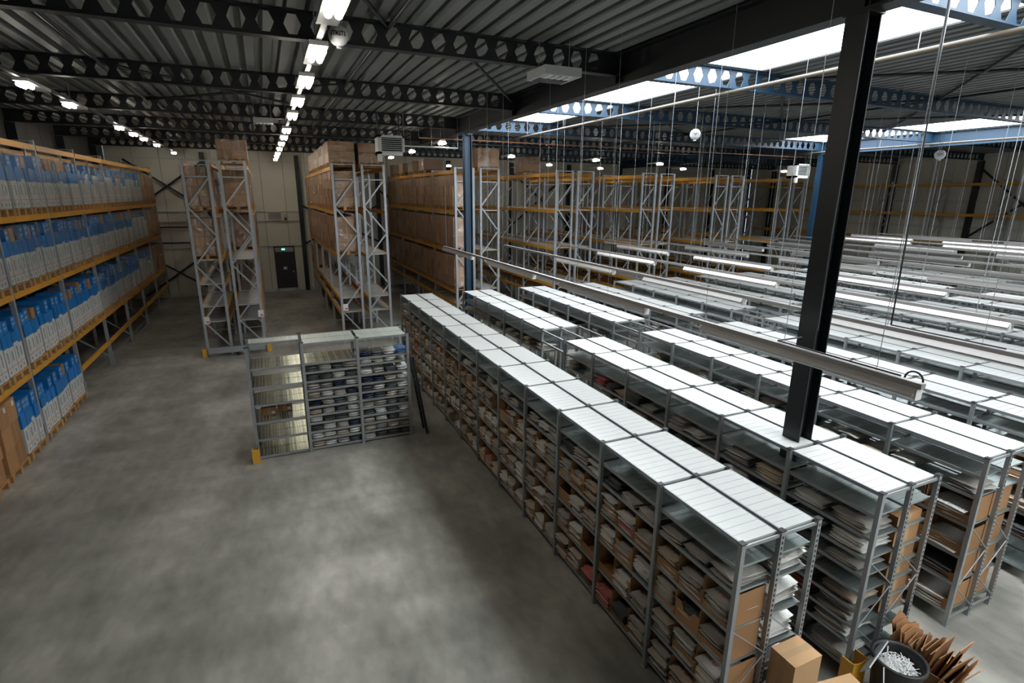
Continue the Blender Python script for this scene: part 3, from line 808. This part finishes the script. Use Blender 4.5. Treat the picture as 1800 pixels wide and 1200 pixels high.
# --- racks standing end-on
YS = [18.673+RP_*k for k in range(5)]
RT = 5.88
PAIRS = {'A': ((-2.083, -1.325), (-1.118, -.353)), 'B': ((2.046, 2.815), (2.977, 3.761)), 'C': ((6.138, 6.90), (7.083, 7.857)), 'D': ((10.165, 10.941), (11.093, 11.858)),
         'E': ((14.131, 14.875), (15.05, 15.818)), 'F': ((18.03, 18.784), (18.951, 19.694)), 'G': ((21.95, 22.72), (22.88, 23.64))}
WHO = {'A': 'rack beside the blue carton aisle', 'B': 'rack beyond the dark door aisle', 'C': 'rack behind the slim blue column', 'D': 'mostly empty rack, first past the slim column',
       'E': 'mostly empty rack, second past the slim column', 'F': 'mostly empty rack, third past the slim column', 'G': 'mostly empty rack beside the bright blue column'}
DECK = {'A': ((2, 3, 4, 5), (2, 3, 4)), 'B': ((3, 4), (2, 3, 4)), 'C': ((4,), (1, 2, 3, 4)), 'D': ((1, 2, 3), (1, 2, 3)), 'E': ((1, 2, 3), (1, 2, 3)), 'F': ((1, 2, 3), (1, 2, 3)), 'G': ((2, 3), (2, 3))}
for n_, (f0, f1) in PAIRS.items():
    lev = [5.80, 4.43, 3.0, 1.56, 1.07]
    la = [5.80, 4.43, 3.0, 2.26, 1.57, 1.09] if n_ == 'A' else lev
    rack('pallet_rack', WHO[n_]+', run nearer the cartons wall', f0[0], f0[1], YS, RT, la, DECK[n_][0], 2)
    rack('pallet_rack', WHO[n_]+', run further from the cartons wall', f1[0], f1[1], YS, RT, lev, DECK[n_][1], 2)
def load(x0, x1, y, z, where, rows=3, cols=2, ht=1.08, film_on=True, m=None, nx=1, one=True):
    """brown cartons on a short pallet"""
    xc = (x0+x1)/2; wx = (x1-x0)
    tag(put('wooden_pallet', PALLET, None, (xc, y, z), None, (wx/1.2, 1.02, 1)), 'wooden pallet under load, '+where, 'pallet', 'pallets in the racks')
    zt = z+.146; h = ht/rows; d_ = .84/cols; wxx = wx/nx
    mm = m or kraftr
    for i in range(rows):
        for j in range(cols):
            for k in range(nx):
                cx_, cy_, cz_ = x0+wxx*(k+.5)+random.uniform(-.012, .012), y-.42+d_*(j+.5), zt+i*h
                if not one:
                    m_ = random.choice((kraftr, kraftp, kraftp, kraftl)); gz = h*random.uniform(.93, 1) if i == rows-1 else h-.004
                    filling.bx((cx_-wxx/2+.003, cy_-d_/2+.006, cz_+.002), (cx_+wxx/2-.003, cy_+d_/2-.006, cz_+gz-.004), m_)
                    filling.bx((cx_-wxx/2+.002, cy_-.015, cz_), (cx_-wxx/2+.003, cy_+.015, cz_+gz), tape); continue
                ky = (mm.name, round(h, 3), round(d_, 3), round(wxx, 3))
                if ky not in CART:
                    q = MB(); q.bx((-wxx/2+.003, -d_/2+.005, .001), (wxx/2-.003, d_/2-.005, h-.006), mm); q.bx((-wxx/2+.002, -.015, .002), (-wxx/2+.003, .015, h-.002), tape); q.bx((-.02, -d_/2+.004, .002), (.02, -d_/2+.005, h-.006), tape); CART[ky] = q.mesh('brown_carton')
                lab_ = 'brown carton, layer %s, column %s, %s' % (ORD[i], ORD[j+cols*k], where.replace(' spot', '').replace(' bay', ' bay'))
                tag(put('brown_carton', CART[ky], None, (cx_, cy_, cz_)), lab_, 'box', 'brown cartons in the racks')
    if film_on:
        o = put('stretch_wrap', random.choice(FILMB), None, (xc, y, zt-.03), None, (wx/.83, 1, ht/1.12)); tag(o, 'clear stretch film around brown load, '+where, 'film', 'stretch film around loads')
CART = {}; filling = MB()
def ypos(bi, p): return YS[bi]+.045+.455+p*.911
LN = {5.80: 'top', 4.43: 'upper', 3.0: 'middle', 1.56: 'lower', 1.07: 'lowest'}
def loads(n_, side, z, spots, **kw):
    f = PAIRS[n_][side]
    for bi, p in spots:
        load(f[0]-.02, f[1]+.02, ypos(bi, p), z, '%s spot, %s bay, %s tier, %s' % (ORD[p], ORD[bi], LN[z], {'A': 'carton aisle rack', 'B': 'door aisle rack', 'C': 'slim column rack', 'D': 'first empty rack'}[n_]+(' rear' if side else '')), **kw)
ALL = [(b_, p) for b_ in range(4) for p in range(3)]
loads('A', 0, 4.43, [(0, 0)], nx=2, rows=4, cols=1, ht=1.12); loads('A', 0, 3.0, [(0, 0)], nx=2, rows=4, cols=1, ht=1.08)
loads('A', 1, 4.43, ALL[1:6], rows=3, cols=1); loads('A', 1, 3.0, ALL[3:7], rows=2, cols=1)
load(-1.12, -.30, ypos(0, 0)+.3, 5.80, 'lone load on top of the carton aisle rack', rows=2, cols=2, ht=.56, nx=2)
for zz in (4.43, 3.0):
    loads('B', 0, zz, ALL[:3], rows=4, cols=2); loads('B', 0, zz, ALL[3:], rows=3, cols=3, one=False)
loads('B', 0, 5.80, ALL[:3], rows=2, ht=.62, cols=2); loads('B', 0, 5.80, ALL[3:9], rows=2, ht=.62, cols=3, one=False); loads('B', 0, 1.56, ALL[9:], rows=2, ht=.8, cols=3, one=False)
loads('B', 1, 5.80, [(0, 0), (0, 1)], rows=2, ht=.60)
for zz in (4.43, 3.0, 1.56):
    loads('C', 0, zz, ALL[:3], rows=3, cols=3, ht=1.05, m=kraftp); loads('C', 0, zz, ALL[3:], rows=3, cols=3, ht=1.05, one=False)
loads('C', 0, 5.80, ALL[4:12:2], rows=1, ht=.45, one=False)
loads('C', 1, 5.80, [(0, 0)], rows=2, ht=.62)
loads('D', 0, 5.80, [(1, 0)], rows=2, ht=.60)
tag(filling.obj('carton_filling'), 'mass of further brown cartons filling the deep rack bays', 'cartons', None, 'stuff')
for x, y, s in ((-2.12, 18.5, 'outer foot of the rack beside the blue carton aisle'), (-.28, 18.5, 'door-side foot of the rack beside the blue carton aisle')):
    guard(x, y, 'yellow steel guard at the '+s, 0, 1.25)
box_ = thing('end_barrier', 'low grey steel barrier rail across the end of the carton aisle rack', 'barrier', (-1.2, 18.45, 0))
box('rail', box_, (-2.0, 18.42, .12), (-.4, 18.50, .30), rackgal); box('foot', box_, (-1.25, 18.43, 0), (-1.15, 18.49, .12), dark)
for x, z, n_ in ((-1.95, 1.15, 'carton aisle rack, outer upright'), (-.42, 1.25, 'carton aisle rack, inner upright'), (2.20, 1.25, 'door aisle rack end')):
    s = thing('rack_notice', 'white notice plate with red print on the '+n_, 'notice', (x, 18.6, z))
    box('plate', s, (x-.08, 18.625, z-.11), (x+.08, 18.632, z+.11), paper); box('print', s, (x-.02, 18.622, z-.07), (x+.06, 18.6245, z-.03), red)
# rack along the right wall
YW = [6.0+2.82*k for k in range(9)]
rack('pallet_rack', 'empty orange-beamed rack along the wall beyond all the shelving', 31.5, 32.6, YW, 5.88, [5.72, 4.25, 2.9], (), 0)

# ------------------------------------------------------------------ hanging strip lights over the aisles
q = MB()
q.prism([(-.075, .0), (-.03, .055), (.03, .055), (.075, .0), (.066, -.004), (-.066, -.004)], 0, 2.4, alu)
REFL = q.mesh('reflector')
q = MB(); q.cyl((0, .03, -.028), (0, 2.37, -.028), .019, cream, 8); q.bx((-.04, -.01, -.045), (.04, .012, .05), cream); q.bx((-.04, 2.388, -.045), (.04, 2.41, .05), cream); LAMP = q.mesh('tube_lamp')
ZL = 3.42
for i in range(12):
    x = (ROWX[i]+.905+ROWX[i+1])/2
    y0, y1 = (2.39, 15.3) if i == 0 else (2.5 if i < 3 else 2.8+.15*i, 15.1)
    t = thing('light_track', 'strip-light track hung over the aisle between %s and %s shelving rows' % (ORD[i], ORD[i+1]), 'light', (x, y0, ZL), 'hanging light tracks')
    box('rail', t, (x-.03, y0-.03, ZL+.055), (x+.03, y1, ZL+.10), alu)
    off = 0 if i == 0 else [0, -.05, .9, 1.8, .5, 1.4, .2, 1.1, 2.0, .7, 1.5, .3][i]
    y = y0+off
    while y+2.4 < y1+.1:
        f = put('reflector', REFL, t, (x, y, ZL)); put('tube', LAMP, f, (x, y, ZL)); y += 3.5 if i == 0 else 3.45
    for k in range(7 if i < 6 else 5):
        y = y0+.35+k*(y1-y0-.6)/(6 if i < 6 else 4)
        rod('suspension_wire', t, (x, y, ZL+.10), (x, y, 7.16), .0032, wirem, 4)
    if i < 6:
        for k in range(3):
            y = y0+1.3+k*4.1; rod('suspension_chain', t, (x+.02, y, ZL+.10), (x+.02, y, 7.16), .0042, galv, 4)
    if i in (0, 1, 2):
        yy = {0: 3.75, 1: 3.75, 2: 3.2}[i]
        m = MB(); m.cyl((x, y0+.15, ZL+.115), (x, yy, ZL+.115), .008, blk, 6)
        if i: m.cyl((x, yy, ZL+.115), (x-.03, yy+.04, 7.1), .010, blk, 6)
        else:
            m.cyl((x, yy, ZL+.115), (x+.35, yy, ZL+.115), .008, blk, 6)
            for k in range(8):
                a0, a1 = math.pi*k/8, math.pi*(k+1)/8; m.cyl((x, y0+.05+.07*math.cos(a0), ZL+.11+.07*math.sin(a0)), (x, y0+.05+.07*math.cos(a1), ZL+.11+.07*math.sin(a1)), .008, blk, 6)
        m.obj('supply_cable', t)

# ------------------------------------------------------------------ ceiling fixtures
def fixture(x, y, z, L, label, lm=.5, lit=None, wd=.10, grp='ceiling tube lamps'):
    lit = lit or tube; axis = 1
    t = thing('ceiling_lamp', label, 'light', (x, y, z), grp)
    hi = (x+wd, y+L, z+.05) if axis else (x+L, y+wd, z+.05)
    box('tray', t, (x-wd, y, z), hi, cream)
    for s in (-.045, .045):
        rod('tube', t, (x+s, y+.04, z-.045), (x+s, y+lm, z-.045), .036, lit, 8)
    rod('hanger', t, (x, y+L*.3, z+.05), (x, y+L*.3, 7.16), .006, wirem, 4)
    return t
for k, y in enumerate((3.1, 4.95, 6.75, 8.5, 10.4, 12.3, 15.2, 17.1, 19.3, 21.5, 24.0, 26.0, 28.2)):  # the farthest pair is added to brighten the back wall
    fixture(.72, y, 6.50, 1.0 if k < 6 else 1.1, 'lit ceiling tube lamp, %s along the centre line above the open floor' % ORD[k])
for k, y in enumerate((11.8, 14.1, 18.4, 20.2, 21.8, 24.3, 28.6)):
    fixture(-3.36, y, 6.66, 1.1, 'lit ceiling tube lamp, %s along the line above the blue carton aisle' % ORD[k], .34)
box('lamp_track', ceil, (.69, 2.5, 6.55), (.75, 29, 6.60), unitd); box('lamp_track', ceil, (-3.39, 9, 6.71), (-3.33, 29.5, 6.76), unitd)
k = 0
for x, y in ((4.95, 15.9), (4.95, 19.5), (4.95, 23), (4.95, 26.5), (9.0, 20.0), (9.0, 24), (9.0, 28), (13, 20.2), (13, 24.4), (13, 28), (17, 21), (17, 26), (21, 24), (27.5, 23)):
    fixture(x, y, 6.45, 1.1, 'lit ceiling tube lamp, %s of those scattered over the empty racks' % ORD[k], .34, None, .05, 'lamps over the empty racks'); k += 1

# unit heaters
def heater(x, y, z, label, s=1.):
    t = thing('unit_heater', label, 'heater', (x, y, z)); W, H_, D_ = .74*s, .52*s, .42*s
    m = MB()
    for lo, hi in (((x, y, z), (x+W, y+D_, z+.09*s)), ((x, y, z+H_-.06*s), (x+W, y+D_, z+H_)), ((x, y, z), (x+.10*s, y+D_, z+H_)), ((x+W-.06*s, y, z), (x+W, y+D_, z+H_))): m.bx(lo, hi, cream)
    m.bx((x+.02, y+.12, z+.02), (x+W-.02, y+D_-.01, z+H_-.02), unitd); m.obj('casing', t)
    for k in range(7): box('louvre_slat', t, (x+.10*s, y+.01, z+.10*s+k*.053*s), (x+W-.06*s, y+.09, z+.112*s+k*.053*s), cream)
    box('control_box', t, (x-.02, y-.03, z-.17*s), (x+.10*s, y+.06, z+.02*s), cream)
    rod('bracket', t, (x+.1, y+.2, z+H_), (x+.02, y+.2, 7.14), .025, dark); rod('bracket', t, (x+W-.1, y+.2, z+H_), (x+W-.1, y+.2, 7.14), .02, dark)
heater(3.02, 15.75, 6.0, 'white unit heater with horizontal louvres hung above the loaded rack')
heater(20.4, 16.6, 5.75, 'grey unit heater hung beside the bright blue column', 1.1)
# ceiling cassettes
for x, y, s, lab_ in ((4.12, 7.72, 1.0, 'grey ceiling fan box with vents hung beside the dark girder'), (.2, 15.6, .75, 'flat grey ceiling fan box hung over the carton aisle rack')):
    t = thing('ceiling_fan_box', lab_, 'fan unit', (x, y, 6.62))
    box('casing', t, (x-.3*s, y-.3*s, 6.62), (x+.3*s, y+.3*s, 6.74), unit)
    for k in range(4): box('vent_slat', t, (x-.22*s+k*.11*s, y-.25*s, 6.605), (x-.15*s+k*.11*s, y-.05*s, 6.62), cream)
    box('underplate', t, (x-.24*s, y, 6.61), (x+.24*s, y+.25*s, 6.62), unitd)
    for dx in (-.25, .25): rod('hanger', t, (x+dx*s, y, 6.74), (x+dx*s, y, 7.16), .006, wirem, 4)
# hanging white balls
def sphere(r, m, seg=20, rg=12):
    q = MB()
    vs = [(r*math.sin(math.pi*i/rg)*math.cos(2*math.pi*j/seg), r*math.sin(math.pi*i/rg)*math.sin(2*math.pi*j/seg), r*math.cos(math.pi*i/rg)) for i in range(rg+1) for j in range(seg)]
    q.add(vs, [(i*seg+j, (i+1)*seg+j, (i+1)*seg+(j+1) % seg, i*seg+(j+1) % seg) for i in range(rg) for j in range(seg)], m, True)
    return q
def ball(x, y, z, r, label, chars):
    t = thing('hanging_ball', label, 'ball', (x, y, z))
    q = sphere(r, ballm); q.cyl((0, 0, -r-.02), (0, 0, -r+.02), .03, unit, 10); q.obj('globe', t, (x, y, z))
    rod('cord', t, (x, y, z+r*.98), (x, y, 7.16), .005, wirem, 4)
    dirc = Vector((-x, -y, 0)).normalized(); a0 = math.atan2(dirc.y, dirc.x); m = MB()
    n = len(chars)
    for i, c in enumerate(chars):
        a = a0+(i-(n-1)/2)*.27; rr = r+.0015
        for (u, v0, v1, wd) in c:
            aa = a+u; p = Vector((rr*math.cos(aa), rr*math.sin(aa), v0)); q_ = Vector((rr*math.cos(aa), rr*math.sin(aa), v1))
            m.bar(p, q_, wd, .003, ink)
    m.obj('lettering', t, (x, y, z))
CH = {'T': [(0, -.025, .025, .010), (-.06, .016, .027, .022), (.06, .016, .027, .022)], 'N': [(-.07, -.025, .025, .009), (.07, -.025, .025, .009), (0, -.01, .01, .012)],
      'U': [(-.07, -.02, .025, .009), (.07, -.02, .025, .009), (0, -.027, -.016, .026)], 'I': [(0, -.025, .025, .010)], 'Z': [(0, .015, .026, .03), (0, -.026, -.015, .03), (0, -.015, .015, .009)]}
ball(.99, 7.2, 6.73, .115, 'grey hanging ball with dark lettering in front of a castellated beam', [CH[c] for c in 'ITNUTI'])
ball(8.1, 9.06, 6.17, .105, 'white hanging ball with lettering below the skylights', [CH[c] for c in 'ITUTI'])
ball(15.3, 8.45, 6.0, .115, 'white hanging ball far out over the inner shelving rows', [CH[c] for c in 'INUTI'])

# pipes
PX = 7.56
def pipe(name, label, pts, r, m):
    t = thing(name, label, 'pipe', pts[0]); q = MB()
    for a, b_ in zip(pts, pts[1:]): q.cyl(a, b_, r, m, 8)
    q.v = [tuple(Vector(v_)-Vector(pts[0])) for v_ in q.v]; q.obj('tube', t, pts[0])
    p, q2 = Vector(pts[0]), Vector(pts[-1]); n = max(2, int((q2-p).length/2.05))
    for k in range(n+1):
        c = p.lerp(q2, k/n); rod('hanger', t, c, (c.x, c.y, 7.16), .006, wirem, 4)
pipe('heating_pipe', 'beige pipe hung along the first skylight line', [(PX, -2, 6.7), (PX, 18, 6.7)], .032, pipem)
pipe('heating_pipe', 'beige pipe hung along the far blue girder', [(20.6, 2, 6.72), (20.6, 18, 6.72)], .032, pipem)
pipe('copper_pipe', 'thin reddish pipe crossing the hall behind the slim column', [(4.5, 17.0, 6.62), (28, 17.0, 6.62)], .018, copper)
pipe('grey_conduit', 'pale conduit running from the white unit heater to the girder', [(3.8, 16.0, 6.28), (5.4, 16.0, 6.28)], .02, cream)

# ------------------------------------------------------------------ clutter at the near ends of the rows
def open_box(name, x, y, z, w_, d_, h, rz, label, m, flaps=True):
    t = thing(name, label, 'box', (x, y, z)); t.rotation_euler = (0, 0, rz)
    q = MB(); th = .005
    q.bx((-w_/2, -d_/2, 0), (w_/2, d_/2, th), m)
    for lo, hi in (((-w_/2, -d_/2, th), (w_/2, -d_/2+th, h)), ((-w_/2, d_/2-th, th), (w_/2, d_/2, h)), ((-w_/2, -d_/2+th, th), (-w_/2+th, d_/2-th, h)), ((w_/2-th, -d_/2+th, th), (w_/2, d_/2-th, h))): q.bx(lo, hi, m)
    o = bpy.data.objects.new('body', q.mesh('box_body')); COL.objects.link(o); o.parent = t
    if flaps:
        for s, ang in ((-1, .9), (1, .5)):
            f = MB(); f.bx((-w_/2, 0, 0), (w_/2, th, d_*.45), m)
            o = bpy.data.objects.new('flap', f.mesh('box_flap')); COL.objects.link(o); o.parent = t; o.location = (0, s*d_/2, h); o.rotation_euler = (-s*ang, 0, 0)
    return t
q = MB(); q.bx((-.17, -.125, 0), (.17, .125, .40), kraftl); q.bx((-.171, -.03, .0), (.171, .03, .401), tape)
o = q.obj('upright_carton', None, (3.985, 2.545, .61)); tag(o, 'tall closed kraft carton stacked against the end of the front row', 'box')
q = MB(); q.bx((-.21, -.14, 0), (.21, .14, .605), kraft); o = q.obj('base_carton', None, (3.99, 2.535, .002)); tag(o, 'darker kraft carton underneath the tall closed carton', 'box')
q = MB(); q.bx((-.26, -.13, 0), (.26, .13, .55), kraftl); q.bx((-.12, -.05, .55), (.02, .03, .5515), paper); q.bx((.08, -.06, .55), (.2, .0, .5515), paper)
o = q.obj('labelled_carton', None, (4.42, 2.36, .002)); o.rotation_euler = (0, 0, -.15); tag(o, 'kraft carton with pale labels on top, in front of the aisle mouth', 'box')
# yellow guard at second row end
q = MB()
q.prism([(-.11, 0), (.11, 0), (.11, .40), (.05, .37), (-.03, .375), (-.11, .41)], 0, .008, yellow); q.bx((-.11, .008, 0), (-.10, .13, .40), yellow); q.bx((.10, .008, 0), (.11, .13, .40), yellow)
tag(q.obj('corner_guard', None, (5.09, 2.58, 0)), 'ochre steel guard in front of the second row end post', 'guard')
# black bin with paper strips
bx_, by_, R = 5.32, 2.37, .225
t = thing('waste_bin', 'round black bin full of white strapping strips beside the second row', 'bin', (bx_, by_, 0))
q = MB(); n = 28
ring = lambda r, z: [(r*math.cos(2*math.pi*k/n), r*math.sin(2*math.pi*k/n), z) for k in range(n)]
prof = [(R*.8, 0), (R, .52), (R+.02, .52), (R+.02, .55), (R-.01, .55), (R-.02, .50), (R*.8-.01, .03)]
vs = sum([ring(r, z) for r, z in prof], [])
q.add(vs, [(i*n+k, i*n+(k+1) % n, (i+1)*n+(k+1) % n, (i+1)*n+k) for i in range(len(prof)-1) for k in range(n)], blk, True)
q.face(ring(R*.8, .0)[::-1], blk); q.face(ring(R*.8-.01, .03), blk); q.obj('tub', t, (bx_, by_, 0))
strip = MB(); rr = random.Random(5)
for k in range(420):
    a = rr.uniform(0, 6.28); r = (R-.05)*math.sqrt(rr.random()); z = .36+.09*rr.random()+.05*(1-r/R); d = rr.uniform(0, 6.28); L = rr.uniform(.05, .13)
    c = Vector((r*math.cos(a), r*math.sin(a), z)); e_ = Vector((math.cos(d), math.sin(d), rr.uniform(-.4, .4)))*L/2
    p0, p1 = c-e_, c+e_
    if max(p0.xy.length, p1.xy.length) > R-.03: continue
    strip.bar(p0, p1, .006, .001, paper)
q = MB(); q.cyl((0, 0, .30), (0, 0, .36), R*.86, paper, 20); strip.add(q.v, q.f, paper)
for p0, p1 in (((-.1, .05, .42), (-.04, .1, .62)), ((-.19, .02, .5), (-.28, -.02, .56)), ((-.28, -.02, .56), (-.3, -.06, .40))): strip.bar(p0, p1, .012, .002, paper)
tag(strip.obj('paper_strips', None, (bx_, by_, 0)), 'tangle of white strapping strips inside the round black bin', 'strapping strips', None, 'stuff')
# flap of grey sheet leaning by the bin
q = MB(); q.box((0, 0, 0), (.40, .012, .16), unit); o = q.obj('grey_sheet', None, (5.14, 2.50, .52)); o.rotation_euler = (.5, -.25, .2); tag(o, 'grey plastic sheet propped between black bin and yellow guard', 'sheet')
# box of flattened cardboard
hb = open_box('cardboard_crate', 5.80, 2.34, 0, .44, .52, .40, .1, 'brown carton stuffed with flattened cardboard sheets beside the black bin', kraft, False)
rr = random.Random(3)
for k in range(22):
    w_ = rr.uniform(.32, .44); h = rr.uniform(.50, .66)
    q = MB(); q.prism([(-w_/2, 0), (w_/2, 0), (w_/2*rr.uniform(.7, 1), h*rr.uniform(.82, 1)), (rr.uniform(-.1, .1), h), (-w_/2*rr.uniform(.7, 1), h*rr.uniform(.8, 1))], -.004, .004, kraftr)
    o = q.obj('cardboard_sheet', None, (5.80+rr.uniform(-.03, .03), 2.19+k*.016, .03)); o.rotation_euler = (.42-k*.036, rr.uniform(-.05, .22), rr.uniform(-.22, .22)+.1)
    tag(o, 'flattened cardboard sheet, %s in the stuffed carton beside the black bin' % (ORD+['fifteenth', 'sixteenth', 'seventeenth', 'eighteenth', 'nineteenth', 'twentieth', 'penultimate', 'last'])[k], 'cardboard', 'flattened cardboard in the crate')
